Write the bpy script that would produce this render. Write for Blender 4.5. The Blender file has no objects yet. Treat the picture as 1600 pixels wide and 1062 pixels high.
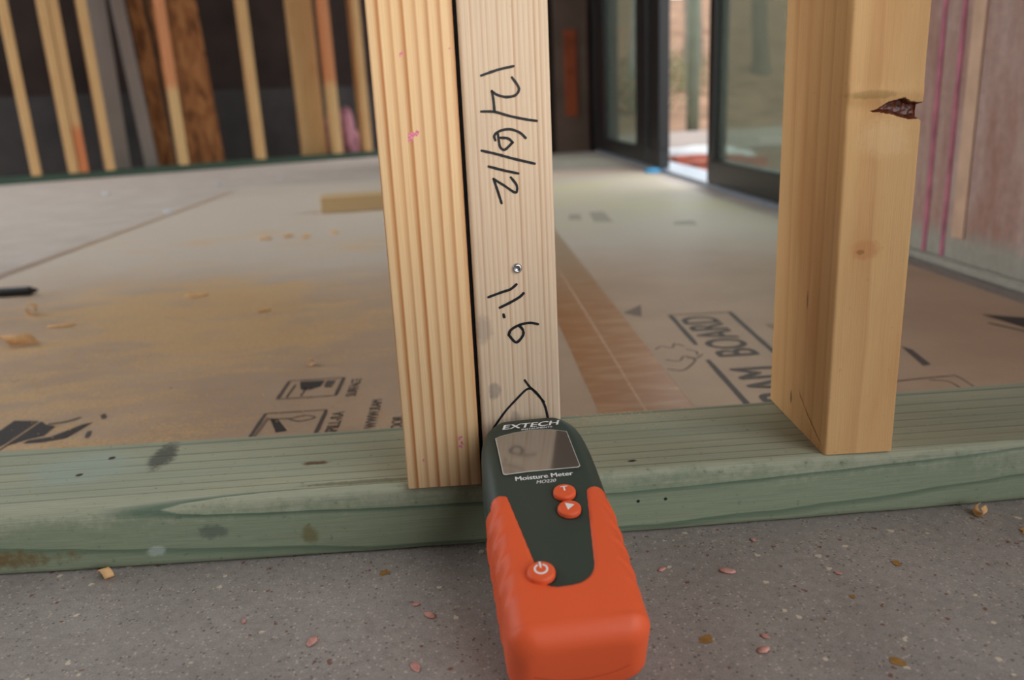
import bpy, bmesh, math, random
from mathutils import Vector, Matrix, noise as mnoise
random.seed(7)
scene = bpy.context.scene
COL = scene.collection

# ------------------------------------------------------------------ camera, world, lights, exposure
CAM = Vector((-0.1879, -0.4026, 0.2305))
RT = Vector((0.99698685, -0.06140809, -0.04739474))
UP = Vector((0.06235196, 0.27093962, 0.96057481))
FW = Vector((0.04614595, 0.96063561, -0.27395215))
cam_data = bpy.data.cameras.new('camera')
cam = bpy.data.objects.new('camera', cam_data)
COL.objects.link(cam)
m = Matrix((RT, UP, -FW)).transposed().to_4x4()
m.translation = CAM
cam.matrix_world = m
cam_data.sensor_width = 36.0
cam_data.lens = 1281.4671 / 1600 * 36
cam_data.clip_start = 0.01
cam_data.dof.use_dof = True
cam_data.dof.focus_distance = 0.425
cam_data.dof.aperture_fstop = 7.5
scene.camera = cam

world = bpy.data.worlds.new('overcast_sky')
scene.world = world
world.use_nodes = True
bg = world.node_tree.nodes['Background']
bg.inputs[0].default_value = (0.93, 0.97, 1.0, 1)
bg.inputs[1].default_value = 3.0

fl = bpy.data.lights.new('camera_flash', 'SPOT')
fl.energy = 3.6
fl.color = (1.0, 0.94, 0.86)
fl.spot_size = math.radians(64)
fl.spot_blend = 1.0
fl.shadow_soft_size = 0.022
flo = bpy.data.objects.new('camera_flash', fl)
COL.objects.link(flo)
flo.location = CAM + UP * 0.10 + RT * 0.0 - FW * 0.02
fdir = (FW + UP * 0.22).normalized()
flo.rotation_euler = fdir.to_track_quat('-Z', 'Y').to_euler()

vs = scene.view_settings
vs.view_transform = 'Standard'
vs.look = 'None'
vs.gamma = 1.0
vs.use_curve_mapping = False
vs.exposure = 0.0

# ------------------------------------------------------------------ helpers
def lin(r, g, b):
    f = lambda c: (c / 255 / 12.92) if c <= 10 else ((c / 255 + 0.055) / 1.055) ** 2.4
    return (f(r), f(g), f(b), 1.0)

def tag(o, label=None, cat=None, group=None, kind=None):
    if label: o['label'] = label
    if cat: o['category'] = cat
    if group: o['group'] = group
    if kind: o['kind'] = kind
    return o

def empty(name, loc=(0, 0, 0)):
    o = bpy.data.objects.new(name, None)
    o.empty_display_size = 0.02
    COL.objects.link(o)
    o.location = loc
    return o

def link(name, me, mats, parent=None, smooth=False):
    o = bpy.data.objects.new(name, me)
    COL.objects.link(o)
    if not isinstance(mats, (list, tuple)): mats = [mats]
    if not me.materials:
        for k in mats: me.materials.append(k)
    if parent is not None: o.parent = parent
    if smooth:
        for p in me.polygons: p.use_smooth = True
    return o

def bm_obj(name, bm, mats, parent=None, smooth=False):
    me = bpy.data.meshes.new(name)
    bm.normal_update()
    bm.to_mesh(me); bm.free()
    return link(name, me, mats, parent, smooth)

def py_obj(name, verts, faces, mats, parent=None, smooth=False):
    me = bpy.data.meshes.new(name)
    me.from_pydata([tuple(v) for v in verts], [], faces)
    me.update()
    return link(name, me, mats, parent, smooth)

def add_box(bm, x0, x1, y0, y1, z0, z1, bev=0.0, seg=1):
    r = bmesh.ops.create_cube(bm, size=1.0)
    for v in r['verts']:
        v.co = Vector(((x0 + x1) / 2 + v.co.x * (x1 - x0), (y0 + y1) / 2 + v.co.y * (y1 - y0), (z0 + z1) / 2 + v.co.z * (z1 - z0)))
    if bev > 0:
        es = set()
        for v in r['verts']:
            for e in v.link_edges: es.add(e)
        bmesh.ops.bevel(bm, geom=list(es), offset=bev, segments=seg, affect='EDGES', profile=0.5)

def box(name, x0, x1, y0, y1, z0, z1, mats, parent=None, bev=0.0, seg=1):
    bm = bmesh.new()
    add_box(bm, x0, x1, y0, y1, z0, z1, bev, seg)
    return bm_obj(name, bm, mats, parent)

# ---- node helpers
class N:
    def __init__(s, name):
        s.mat = bpy.data.materials.new(name)
        s.mat.use_nodes = True
        s.t = s.mat.node_tree
        s.bsdf = s.t.nodes['Principled BSDF']
        s.out = s.t.nodes['Material Output']
        s.tc = s.t.nodes.new('ShaderNodeTexCoord')
        s.obj = s.tc.outputs['Object']
    def put(s, sock, v):
        if hasattr(v, 'is_output'): s.t.links.new(v, sock)
        elif v is not None:
            if isinstance(v, tuple) and hasattr(sock, 'default_value') and len(v) == 4 and sock.type == 'VECTOR': v = v[:3]
            sock.default_value = v
    def node(s, kind, **kw):
        n = s.t.nodes.new(kind)
        for k, v in kw.items(): setattr(n, k, v)
        return n
    def math(s, op, a, b=None, c=None):
        n = s.node('ShaderNodeMath', operation=op)
        for i, v in enumerate((a, b, c)):
            if v is not None: s.put(n.inputs[i], v)
        return n.outputs[0]
    def scale(s, v, sc):
        n = s.node('ShaderNodeVectorMath', operation='MULTIPLY')
        s.put(n.inputs[0], v); n.inputs[1].default_value = sc
        return n.outputs[0]
    def addv(s, v, off):
        n = s.node('ShaderNodeVectorMath', operation='ADD')
        s.put(n.inputs[0], v); s.put(n.inputs[1], off)
        return n.outputs[0]
    def sep(s, v):
        n = s.node('ShaderNodeSeparateXYZ'); s.put(n.inputs[0], v)
        return n.outputs
    def noise(s, v, scale=1.0, detail=3.0, rough=0.5, dist=0.0, col=False):
        n = s.node('ShaderNodeTexNoise')
        s.put(n.inputs['Vector'], v)
        n.inputs['Scale'].default_value = scale; n.inputs['Detail'].default_value = detail
        n.inputs['Roughness'].default_value = rough; n.inputs['Distortion'].default_value = dist
        return n.outputs[1 if col else 0]
    def voro(s, v, scale, out='Distance', feature='F1'):
        n = s.node('ShaderNodeTexVoronoi', feature=feature)
        s.put(n.inputs['Vector'], v); n.inputs['Scale'].default_value = scale
        return n.outputs[out]
    def ramp(s, f, stops, interp='LINEAR'):
        n = s.node('ShaderNodeValToRGB'); s.put(n.inputs[0], f)
        cr = n.color_ramp; cr.interpolation = interp
        while len(cr.elements) < len(stops): cr.elements.new(0.5)
        for e, (p, c) in zip(cr.elements, stops):
            e.position = p
            e.color = c if isinstance(c, tuple) else (c, c, c, 1)
        return n.outputs[0]
    def mix(s, f, a, b, blend='MIX'):
        n = s.node('ShaderNodeMix', data_type='RGBA', blend_type=blend)
        s.put(n.inputs[0], f); s.put(n.inputs[6], a); s.put(n.inputs[7], b)
        return n.outputs[2]
    def step(s, x, a, b):
        n = s.node('ShaderNodeMapRange', interpolation_type='SMOOTHSTEP')
        s.put(n.inputs[0], x); n.inputs[1].default_value = a; n.inputs[2].default_value = b
        return n.outputs[0]
    def gauss(s, v, c, r):
        # soft blob of 1 at point c with radii r
        d = s.addv(v, (-c[0], -c[1], -c[2]))
        d = s.scale(d, (1 / r[0], 1 / r[1], 1 / r[2]))
        n = s.node('ShaderNodeVectorMath', operation='LENGTH'); s.put(n.inputs[0], d)
        return s.step(n.outputs['Value'], 1.0, 0.25)
    def bump(s, h, strength=0.3, dist=0.001):
        n = s.node('ShaderNodeBump'); s.put(n.inputs['Height'], h)
        n.inputs['Strength'].default_value = strength; n.inputs['Distance'].default_value = dist
        s.t.links.new(n.outputs[0], s.bsdf.inputs['Normal'])
    def base(s, c, rough=0.6, spec=0.5, metal=0.0):
        s.put(s.bsdf.inputs['Base Color'], c); s.put(s.bsdf.inputs['Roughness'], rough)
        s.bsdf.inputs['Specular IOR Level'].default_value = spec
        s.bsdf.inputs['Metallic'].default_value = metal
        return s.mat

def plain(name, rgb, rough=0.6, spec=0.5, metal=0.0, var=0.12, nscale=60.0):
    n = N(name)
    c = lin(*rgb)
    f = n.noise(n.obj, nscale, 3.0)
    lo = tuple(x * (1 - var) for x in c[:3]) + (1,); hi = tuple(min(1, x * (1 + var)) for x in c[:3]) + (1,)
    return n.base(n.ramp(f, [(0.3, lo), (0.7, hi)]), rough, spec, metal)

def wood(name, light, dark, along='Z', pith=(0.02, 0.2), spacing=0.005, warp=0.004, contrast=1.0, ringvar=0.6,
         edge=(0.35, 0.8, 0.93), fibre=0.12, rough=0.62, mottle=None, mot_amt=0.4, warp_long=1.6, spots=(), tint=None, bumpy=0.25):
    n = N(name)
    sx, sy, sz = n.sep(n.obj)[0:3]
    if along == 'Z': a, b, sc, fsc = sx, sy, (9, 9, warp_long), (1400, 1400, 25)
    elif along == 'X': a, b, sc, fsc = sy, sz, (warp_long, 9, 9), (25, 1400, 1400)
    else: a, b, sc, fsc = sx, sz, (9, warp_long, 9), (1400, 25, 1400)
    w = n.noise(n.scale(n.obj, sc), 1.0, 2.0, 0.45)
    w2 = n.noise(n.scale(n.obj, tuple(q * 7 for q in sc)), 1.0, 2.0)
    da = n.math('SUBTRACT', a, pith[0]); db = n.math('SUBTRACT', b, pith[1])
    r = n.math('SQRT', n.math('ADD', n.math('MULTIPLY', da, da), n.math('MULTIPLY', db, db)))
    r = n.math('ADD', r, n.math('MULTIPLY', n.math('SUBTRACT', w, 0.5), warp * 4))
    r = n.math('ADD', r, n.math('MULTIPLY', n.math('SUBTRACT', w2, 0.5), warp * 0.35))
    q = n.math('DIVIDE', r, spacing)
    fr = n.math('FRACT', q); fl_ = n.math('FLOOR', q)
    wn = n.node('ShaderNodeTexWhiteNoise', noise_dimensions='1D'); n.put(wn.inputs['W'], fl_)
    band = n.ramp(fr, [(0.0, 0.0), (edge[0], 0.08), (edge[1], 1.0), (edge[2], 0.9), (1.0, 0.0)])
    amp = n.math('MULTIPLY', n.math('ADD', n.math('MULTIPLY', wn.outputs['Value'], ringvar), 1 - ringvar), contrast)
    band = n.math('MULTIPLY', band, amp)
    col = n.mix(band, lin(*light), lin(*dark))
    if mottle:
        mf = n.noise(n.scale(n.obj, tuple(q * 3.5 for q in sc)), 1.0, 4.0, 0.55)
        col = n.mix(n.math('MULTIPLY', n.step(mf, 0.42, 0.72), mot_amt), col, lin(*mottle))
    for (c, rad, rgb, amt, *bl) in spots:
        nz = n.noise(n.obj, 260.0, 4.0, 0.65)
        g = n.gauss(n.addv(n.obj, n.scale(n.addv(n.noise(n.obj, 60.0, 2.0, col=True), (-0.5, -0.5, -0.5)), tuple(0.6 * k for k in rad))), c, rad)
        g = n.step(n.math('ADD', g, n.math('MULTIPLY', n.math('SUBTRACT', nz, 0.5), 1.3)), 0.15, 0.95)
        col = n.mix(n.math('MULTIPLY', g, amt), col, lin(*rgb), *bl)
    if tint:
        rgb, lo, hi, amt = tint
        tz = n.math('ADD', sz, n.math('MULTIPLY', n.noise(n.obj, 14.0, 2.0), 0.06))
        col = n.mix(n.math('MULTIPLY', n.step(tz, lo, hi), amt), col, lin(*rgb))
    fb = n.noise(n.scale(n.obj, fsc), 1.0, 3.0, 0.6)
    col = n.mix(fibre, col, n.ramp(fb, [(0.3, 0.15), (0.7, 1.0)]), 'MULTIPLY')
    n.bump(fb, bumpy, 0.0006)
    return n.base(col, rough, 0.35)

# ------------------------------------------------------------------ materials
M = {}
M['stud_bold'] = wood('pine_bold_grain', (230, 196, 150), (172, 104, 48), 'Z', (0.0195 - 0.10, 0.035), 0.0052, 0.0011, 1.0, 0.45, (0.42, 0.80, 0.87), fibre=0.12,
                      mottle=(222, 172, 112), mot_amt=0.35, warp_long=1.2)
M['stud_pale'] = wood('pine_pale_weathered', (222, 198, 170), (186, 146, 112), 'Z', (0.15, 0.06), 0.0022, 0.0014, 0.8, 0.75, (0.3, 0.75, 0.9), fibre=0.16,
                      mottle=(186, 166, 148), mot_amt=0.35, warp_long=1.0,
                      spots=[((0.008, 0.0, 0.052), (0.005, 0.05, 0.007), (110, 108, 108), 0.5), ((0.006, 0.0, 0.018), (0.005, 0.05, 0.006), (112, 116, 112), 0.5),
                             ((0.018, 0.0, 0.036), (0.004, 0.05, 0.007), (116, 110, 106), 0.4), ((0.004, 0.0, 0.085), (0.006, 0.05, 0.012), (140, 128, 120), 0.4)])
M['stud_yellow'] = wood('spruce_yellow', (220, 176, 120), (194, 142, 90), 'Z', (-0.035, 0.10), 0.0125, 0.0045, 0.55, 0.5, (0.6, 0.93, 0.96), fibre=0.10,
                        mottle=(190, 128, 70), mot_amt=0.45, warp_long=1.6,
                        spots=[((0.012, 0.0, 0.112), (0.0035, 0.01, 0.0022), (84, 50, 26), 0.95), ((0.014, 0.0, 0.113), (0.012, 0.02, 0.008), (196, 134, 80), 0.6),
                               ((0.012, 0.0, 0.1895), (0.02, 0.02, 0.0035), (150, 122, 66), 0.55), ((0.02, 0.0, 0.168), (0.02, 0.02, 0.016), (236, 200, 150), 0.4),
                               ((0.0, 0.052, 0.015), (0.02, 0.0022, 0.006), (90, 52, 28), 0.8), ((0.0, 0.035, 0.08), (0.02, 0.0015, 0.009), (110, 70, 40), 0.7)])
M['bark'] = plain('bark_pocket', (96, 44, 22), 0.35, 0.6, var=0.75, nscale=420)
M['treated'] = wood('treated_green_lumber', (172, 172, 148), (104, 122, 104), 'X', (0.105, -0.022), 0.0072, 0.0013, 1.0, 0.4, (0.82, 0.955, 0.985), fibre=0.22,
                    mottle=(150, 160, 140), mot_amt=0.55, warp_long=1.1, rough=0.7,
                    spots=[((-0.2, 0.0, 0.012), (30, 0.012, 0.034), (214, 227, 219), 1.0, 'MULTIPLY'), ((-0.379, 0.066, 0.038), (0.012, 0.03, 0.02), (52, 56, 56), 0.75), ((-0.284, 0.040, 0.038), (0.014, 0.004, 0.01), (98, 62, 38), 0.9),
                           ((-0.42, 0.055, 0.038), (0.05, 0.035, 0.006), (160, 178, 166), 0.55), ((-0.47, 0.0, 0.010), (0.085, 0.02, 0.010), (116, 92, 52), 0.85),
                           ((-0.283, 0.0, 0.013), (0.007, 0.02, 0.009), (112, 100, 56), 0.7), ((-0.334, 0.0, 0.019), (0.012, 0.02, 0.007), (78, 88, 84), 0.6),
                           ((-0.104, 0.013, 0.038), (0.004, 0.0022, 0.01), (34, 26, 20), 1.0), ((-0.41, 0.068, 0.038), (0.0035, 0.0035, 0.01), (66, 44, 32), 1.0),
                           ((-0.42, 0.046, 0.038), (0.003, 0.003, 0.01), (66, 44, 32), 1.0), ((-0.25, 0.010, 0.038), (0.06, 0.004, 0.01), (92, 82, 56), 0.6),
                           ((-0.104, 0.0, 0.0195), (0.0016, 0.01, 0.0016), (12, 18, 14), 1.0), ((-0.0885, 0.0, 0.0198), (0.0016, 0.01, 0.0016), (12, 18, 14), 1.0),
                           ((-0.365, 0.0, 0.010), (0.007, 0.02, 0.005), (206, 214, 208), 0.45), ((0.06, 0.012, 0.038), (0.12, 0.02, 0.008), (168, 166, 140), 0.5)])
M['treated_back'] = wood('treated_green_back', (70, 92, 76), (44, 64, 54), 'X', (0.075, -0.028), 0.0105, 0.002, 0.8)

def concrete():
    n = N('concrete')
    sy = n.sep(n.obj)[1]
    big = n.noise(n.obj, 9.0, 5.0, 0.65)
    mid = n.noise(n.obj, 190.0, 5.0, 0.7)
    fine = n.noise(n.obj, 1100.0, 3.0, 0.7)
    c = n.ramp(big, [(0.3, lin(144, 135, 129)), (0.7, lin(168, 159, 152))])
    c = n.mix(0.42, c, n.ramp(mid, [(0.28, 0.4), (0.55, 1.0), (0.8, 1.2)]), 'MULTIPLY')
    c = n.mix(0.42, c, n.ramp(fine, [(0.3, 0.3), (0.7, 1.25)]), 'MULTIPLY')
    for scl, thr, lo_, hi_, rgb, am in ((620.0, 0.86, 0.5, 0.3, (214, 200, 184), 0.4), (560.0, 0.90, 0.5, 0.3, (66, 52, 48), 0.55), (230.0, 0.975, 0.42, 0.3, (222, 206, 180), 0.7), (300.0, 0.975, 0.42, 0.3, (110, 62, 46), 0.8)):
        wv = n.addv(n.obj, n.scale(n.addv(n.noise(n.obj, scl * 1.4, 2.0, col=True), (-0.5, -0.5, -0.5)), (0.9 / scl,) * 3))
        vd = n.voro(wv, scl); sel = n.sep(n.voro(wv, scl, 'Color'))
        c = n.mix(n.math('MULTIPLY', n.math('MULTIPLY', n.step(vd, lo_, hi_), n.math('GREATER_THAN', sel[0], thr)), am), c, lin(*rgb))
    # far slab dusty and also brightened: light put into its colour with depth
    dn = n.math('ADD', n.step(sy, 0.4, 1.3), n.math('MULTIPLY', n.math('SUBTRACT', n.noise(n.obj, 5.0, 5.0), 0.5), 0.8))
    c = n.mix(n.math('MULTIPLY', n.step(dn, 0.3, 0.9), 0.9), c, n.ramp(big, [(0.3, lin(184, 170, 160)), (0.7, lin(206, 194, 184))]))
    n.bump(fine, 0.4, 0.0006)
    return n.base(c, 0.7, 0.4)
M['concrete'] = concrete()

def cardboard(name, dusty):
    n = N(name)
    sx, sy, sz = n.sep(n.obj)[0:3]
    f = n.noise(n.obj, 9.0, 4.0, 0.55)
    c = n.ramp(f, [(0.3, lin(178, 151, 126)), (0.7, lin(196, 168, 141))])
    fi = n.noise(n.scale(n.obj, (500, 1400, 500)), 1.0, 2.0)
    c = n.mix(0.12, c, n.ramp(fi, [(0.3, 0.4), (0.7, 1.0)]), 'MULTIPLY')
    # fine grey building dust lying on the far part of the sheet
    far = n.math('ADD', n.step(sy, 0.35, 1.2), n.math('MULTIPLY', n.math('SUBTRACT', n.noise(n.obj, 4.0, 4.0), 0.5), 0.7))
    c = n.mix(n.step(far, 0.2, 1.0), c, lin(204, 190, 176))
    if dusty:
        big = n.noise(n.scale(n.obj, (3.0, 5.0, 1)), 1.0, 5.0, 0.62)
        g = n.gauss(n.obj, (-0.60, 0.36, 0), (0.52, 0.60, 1.0))
        g2 = n.gauss(n.obj, (-0.55, 1.0, 0), (0.6, 0.8, 1.0))
        cov = n.math('ADD', n.math('MULTIPLY', g, 0.6), n.math('MULTIPLY', g2, 0.36))
        st_ = n.noise(n.scale(n.addv(n.obj, n.scale(n.noise(n.obj, 5.0, 3.0, col=True), (0.12, 0.12, 0))), (7.0, 22.0, 1)), 1.0, 5.0, 0.6)
        cov = n.math('ADD', n.math('MULTIPLY', cov, 0.70), n.math('ADD', n.math('MULTIPLY', n.math('SUBTRACT', big, 0.5), 1.9), n.math('MULTIPLY', n.math('SUBTRACT', st_, 0.5), 1.5)))
        gr = n.noise(n.obj, 420.0, 4.0, 0.75)
        mask = n.step(n.math('ADD', cov, n.math('MULTIPLY', n.math('SUBTRACT', gr, 0.5), 1.3)), 0.30, 0.62)
        c = n.mix(n.math('MULTIPLY', mask, 0.72), c, n.ramp(gr, [(0.3, lin(190, 150, 100)), (0.7, lin(228, 190, 136))]))
        n.bump(gr, 0.4, 0.0015)
    else:
        big = n.noise(n.scale(n.obj, (3.0, 4.0, 1)), 1.0, 4.0, 0.6)
        gr = n.noise(n.obj, 420.0, 3.0, 0.75)
        yb = n.math('MULTIPLY', n.step(sy, 0.9, 1.5), n.step(sy, 2.5, 1.9))
        n2 = n.math('ADD', big, n.math('MULTIPLY', n.math('SUBTRACT', gr, 0.5), 0.5))
        c = n.mix(n.math('MULTIPLY', n.math('MULTIPLY', n.step(n2, 0.35, 0.65), yb), 0.6), c, lin(206, 196, 150))
        c = n.mix(n.math('MULTIPLY', n.step(sy, 2.2, 2.35), 0.8), c, lin(222, 196, 176))
        n.bump(gr, 0.15, 0.0008)
    return n.base(c, 0.55, 0.5)
M['card_l'] = cardboard('cardboard_with_sawdust', True)
M['card_r'] = cardboard('cardboard_clean', False)

def tape_mat(name, rgb, dust):
    n = N(name)
    sx, sy, sz = n.sep(n.obj)[0:3]
    wr = n.noise(n.scale(n.obj, (18, 70, 1)), 1.0, 4.0, 0.6)
    c = n.mix(n.step(wr, 0.40, 0.75), lin(*rgb), lin(min(255, rgb[0] + 18), min(255, rgb[1] + 28), min(255, rgb[2] + 32)))
    cr = n.noise(n.scale(n.obj, (30, 6, 1)), 1.0, 3.0)
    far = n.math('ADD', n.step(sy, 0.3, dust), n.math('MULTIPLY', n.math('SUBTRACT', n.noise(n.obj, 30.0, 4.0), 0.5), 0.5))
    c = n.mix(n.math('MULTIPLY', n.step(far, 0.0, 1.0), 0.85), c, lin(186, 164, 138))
    n.bump(wr, 0.2, 0.001)
    return n.base(c, 0.38, 0.5)
M['tape'] = tape_mat('packing_tape', (172, 120, 76), 1.1)
M['tape_far'] = tape_mat('packing_tape_dusty', (160, 132, 118), 1.9)
M['dust_line'] = plain('dusty_tape_edge', (204, 170, 142), 0.7, 0.2, var=0.15, nscale=200)
M['ink_far'] = plain('printed_ink_dusty', (168, 158, 142), 0.6, 0.3, var=0.1, nscale=40)
M['ink'] = plain('printed_ink', (92, 84, 80), 0.6, 0.3, var=0.35, nscale=900)
M['ink_faded'] = plain('printed_ink_faded', (128, 112, 100), 0.6, 0.3, var=0.3, nscale=900)
M['ink_dark'] = plain('printed_ink_dark', (66, 62, 62), 0.6, 0.3, var=0.3, nscale=700)
M['marker'] = plain('black_marker', (24, 26, 30), 0.5, 0.3, var=0.5, nscale=1500)
M['pink'] = plain('pink_chalk', (216, 132, 150), 0.8, 0.1, var=0.3, nscale=900)
M['steel'] = plain('zinc_screw', (190, 192, 196), 0.25, 0.5, 1.0, var=0.1)
M['green'] = plain('meter_green_plastic', (52, 62, 54), 0.48, 0.4, var=0.05, nscale=800)
M['orange'] = plain('meter_orange_rubber', (224, 90, 47), 0.5, 0.4, var=0.03, nscale=800)
M['orange_dark'] = plain('seam_shadow_orange', (176, 66, 34), 0.6, 0.3, var=0.05)
M['white_ink'] = plain('white_print', (226, 224, 222), 0.5, 0.3, var=0.06, nscale=900)
M['lensrim'] = plain('lens_rim', (190, 186, 178), 0.25, 0.5, var=0.1)
def lens_mat():
    n = N('display_glass')
    n.base(lin(96, 90, 84), 0.1, 0.5)
    g = n.node('ShaderNodeBsdfGlossy'); g.inputs['Roughness'].default_value = 0.10
    g.inputs['Color'].default_value = (0.85, 0.83, 0.8, 1)
    mx = n.node('ShaderNodeMixShader'); mx.inputs[0].default_value = 0.36
    n.t.links.new(n.bsdf.outputs[0], mx.inputs[1]); n.t.links.new(g.outputs[0], mx.inputs[2])
    n.t.links.new(mx.outputs[0], n.out.inputs[0])
    return n.mat
M['lens'] = lens_mat()
def glass_mat():
    n = N('door_glass')
    n.base(lin(170, 178, 168), 0.6, 0.2)
    tr = n.node('ShaderNodeBsdfTransparent'); tr.inputs[0].default_value = (0.60, 0.66, 0.60, 1)
    gl = n.node('ShaderNodeBsdfGlossy'); gl.inputs['Roughness'].default_value = 0.02
    lw = n.node('ShaderNodeLayerWeight'); lw.inputs[0].default_value = 0.5
    fr_ = n.math('MULTIPLY_ADD', n.math('POWER', lw.outputs['Facing'], 4.0), 0.30, 0.03)
    m1 = n.node('ShaderNodeMixShader'); m1.inputs[0].default_value = 0.16
    n.t.links.new(tr.outputs[0], m1.inputs[1]); n.t.links.new(n.bsdf.outputs[0], m1.inputs[2])
    m2 = n.node('ShaderNodeMixShader')
    n.t.links.new(fr_, m2.inputs[0]); n.t.links.new(m1.outputs[0], m2.inputs[1]); n.t.links.new(gl.outputs[0], m2.inputs[2])
    n.t.links.new(m2.outputs[0], n.out.inputs[0])
    return n.mat
M['glass'] = glass_mat()
M['frame'] = plain('dark_bronze_frame', (24, 23, 24), 0.4, 0.5, var=0.1)
M['dark_panel'] = plain('dark_sheathing', (54, 43, 39), 0.8, 0.2, var=0.3, nscale=5)
M['brown_panel'] = plain('brown_plywood', (96, 78, 68), 0.8, 0.2, var=0.2, nscale=6)
M['rust'] = plain('rust_red_board', (140, 70, 44), 0.8, 0.2, var=0.25, nscale=10)
M['stem'] = plain('grey_block_wall', (66, 63, 62), 0.85, 0.2, var=0.15, nscale=9)
M['ceiling'] = plain('roof_boards', (120, 96, 76), 0.8, 0.2, var=0.2, nscale=4)
M['drywall'] = plain('grey_drywall', (150, 141, 136), 0.8, 0.2, var=0.08, nscale=5)
def osb():
    n = N('osb')
    v = n.voro(n.scale(n.obj, (40, 40, 14)), 1.0, 'Color')
    c = n.ramp(n.sep(v)[0], [(0.0, lin(110, 68, 36)), (0.5, lin(150, 96, 54)), (1.0, lin(176, 120, 72))])
    return n.base(c, 0.7, 0.3)
M['osb'] = osb()
bs = dict(spacing=0.007, warp=0.003, contrast=0.5, fibre=0.08)
M['bstud'] = wood('back_stud_pine', (220, 178, 124), (190, 140, 86), 'Z', (-0.05, 0.1), mottle=(190, 132, 78), **bs)
M['bstud_top'] = wood('back_stud_orange_top', (220, 182, 128), (190, 140, 86), 'Z', (-0.05, 0.1), tint=((210, 128, 84), 0.36, 0.42, 0.8), **bs)
M['bstud_low'] = wood('back_stud_orange_foot', (212, 168, 116), (190, 140, 86), 'Z', (-0.05, 0.1), tint=((206, 112, 66), 0.26, 0.20, 0.8), **bs)
M['insul'] = plain('pink_insulation', (168, 116, 124), 0.95, 0.1, var=0.25, nscale=30)

def film():
    n = N('plastic_film_wall')
    f = n.noise(n.scale(n.obj, (1, 30, 7)), 1.0, 5.0, 0.65)
    g = n.noise(n.obj, 90.0, 3.0, 0.6)
    c = n.ramp(f, [(0.35, lin(184, 158, 148)), (0.62, lin(164, 124, 112))])
    sz = n.sep(n.obj)[2]
    low = n.step(n.math('ADD', sz, n.math('MULTIPLY', g, 0.03)), 0.075, 0.045)
    c = n.mix(n.math('MULTIPLY', low, 0.7), c, lin(164, 172, 158))
    c = n.mix(0.35, c, n.ramp(g, [(0.35, 0.6), (0.65, 1.1)]), 'MULTIPLY')
    n.bump(f, 0.4, 0.01)
    return n.base(c, 0.35, 0.5)
M['film'] = film()
M['magenta'] = plain('magenta_stripe', (178, 106, 126), 0.6, 0.3, var=0.35, nscale=25)
M['film_stud'] = plain('stud_behind_film', (206, 172, 146), 0.5, 0.4, var=0.12, nscale=30)
M['dirt'] = plain('leaf_litter', (128, 100, 80), 0.95, 0.1, var=0.35, nscale=3.0)
M['patio'] = plain('patio_stone', (150, 136, 128), 0.9, 0.2, var=0.1, nscale=5)
M['white_sheet'] = plain('white_plastic', (196, 196, 198), 0.5, 0.4, var=0.06)
M['brick'] = plain('red_brick', (156, 84, 66), 0.9, 0.2, var=0.3, nscale=20)
M['post'] = plain('grey_green_post', (120, 128, 112), 0.8, 0.2, var=0.1, nscale=6)
M['trunk'] = plain('tree_bark', (126, 112, 100), 0.9, 0.1, var=0.3, nscale=8)
M['trunk_w'] = plain('pale_tree_bark', (150, 145, 145), 0.9, 0.1, var=0.2, nscale=8)
M['leaf'] = plain('shrub_leaf', (104, 108, 74), 0.8, 0.2, var=0.4, nscale=12)
M['blue'] = plain('blue_tape', (70, 158, 204), 0.5, 0.3, var=0.1)
M['shaving'] = plain('pine_shaving', (222, 176, 124), 0.7, 0.3, var=0.15, nscale=200)
M['dust'] = plain('sawdust', (214, 172, 108), 0.8, 0.2, var=0.2, nscale=300)
M['pinkfleck'] = plain('pink_fleck', (196, 144, 132), 0.9, 0.1, var=0.25, nscale=300)
M['stain'] = plain('ochre_stain', (150, 112, 60), 0.8, 0.2, var=0.25, nscale=300)
M['offcut'] = wood('offcut_pine', (208, 176, 132), (176, 142, 96), 'X', (0.05, -0.05), 0.006, 0.002, 0.6)
M['sealant'] = plain('black_sealant', (16, 15, 16), 0.9, 0.1, var=0.5, nscale=400)
M['black'] = plain('black_plastic', (28, 27, 28), 0.4, 0.5, var=0.1)

# ------------------------------------------------------------------ setting
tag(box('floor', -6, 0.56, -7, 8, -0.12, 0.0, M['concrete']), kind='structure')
ground = tag(box('ground', 0.56, 14, -7, 16, -0.30, -0.08, M['dirt']), kind='structure')
# stained places on the concrete
FLOOR = bpy.data.objects['floor']
def blob(name, x, y, z, r, mat, parent=None, asp=1.0, ang=0.0, n=14, jit=0.35):
    vs_ = [(x, y, z)]
    for i in range(n):
        t = i / n * math.tau
        q = r * (1 + random.uniform(-jit, jit))
        px, py = math.cos(t) * q, math.sin(t) * q * asp
        vs_.append((x + px * math.cos(ang) - py * math.sin(ang), y + px * math.sin(ang) + py * math.cos(ang), z))
    return py_obj(name, vs_, [(0, 1 + i, 1 + (i + 1) % n) for i in range(n)], mat, parent)
for (x, y, r) in ((-0.242, -0.021, 0.0035), (-0.094, -0.096, 0.0034), (0.017, -0.048, 0.0028), (-0.017, -0.073, 0.0016), (-0.02, -0.12, 0.003)):
    blob('stain', x, y, 0.0003, r, M['stain'], FLOOR, 0.8, random.random() * 3)

tag(box('ceiling', -2.3, 0.7, -3.2, 8, 2.60, 2.75, M['ceiling']), kind='structure')
tag(box('ceiling_back', -6, -2.3, 3.6, 8, 2.60, 2.75, M['ceiling']), kind='structure')
tag(box('sky_block_left', -2.4, -2.3, -3.2, -0.3, 0, 2.60, M['dark_panel']), kind='structure')  # unseen partial wall, added to keep sky light off the meter's end face
tag(box('wall_front', -6, 0.7, -3.3, -3.2, 0, 2.75, M['dark_panel']), kind='structure')

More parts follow.
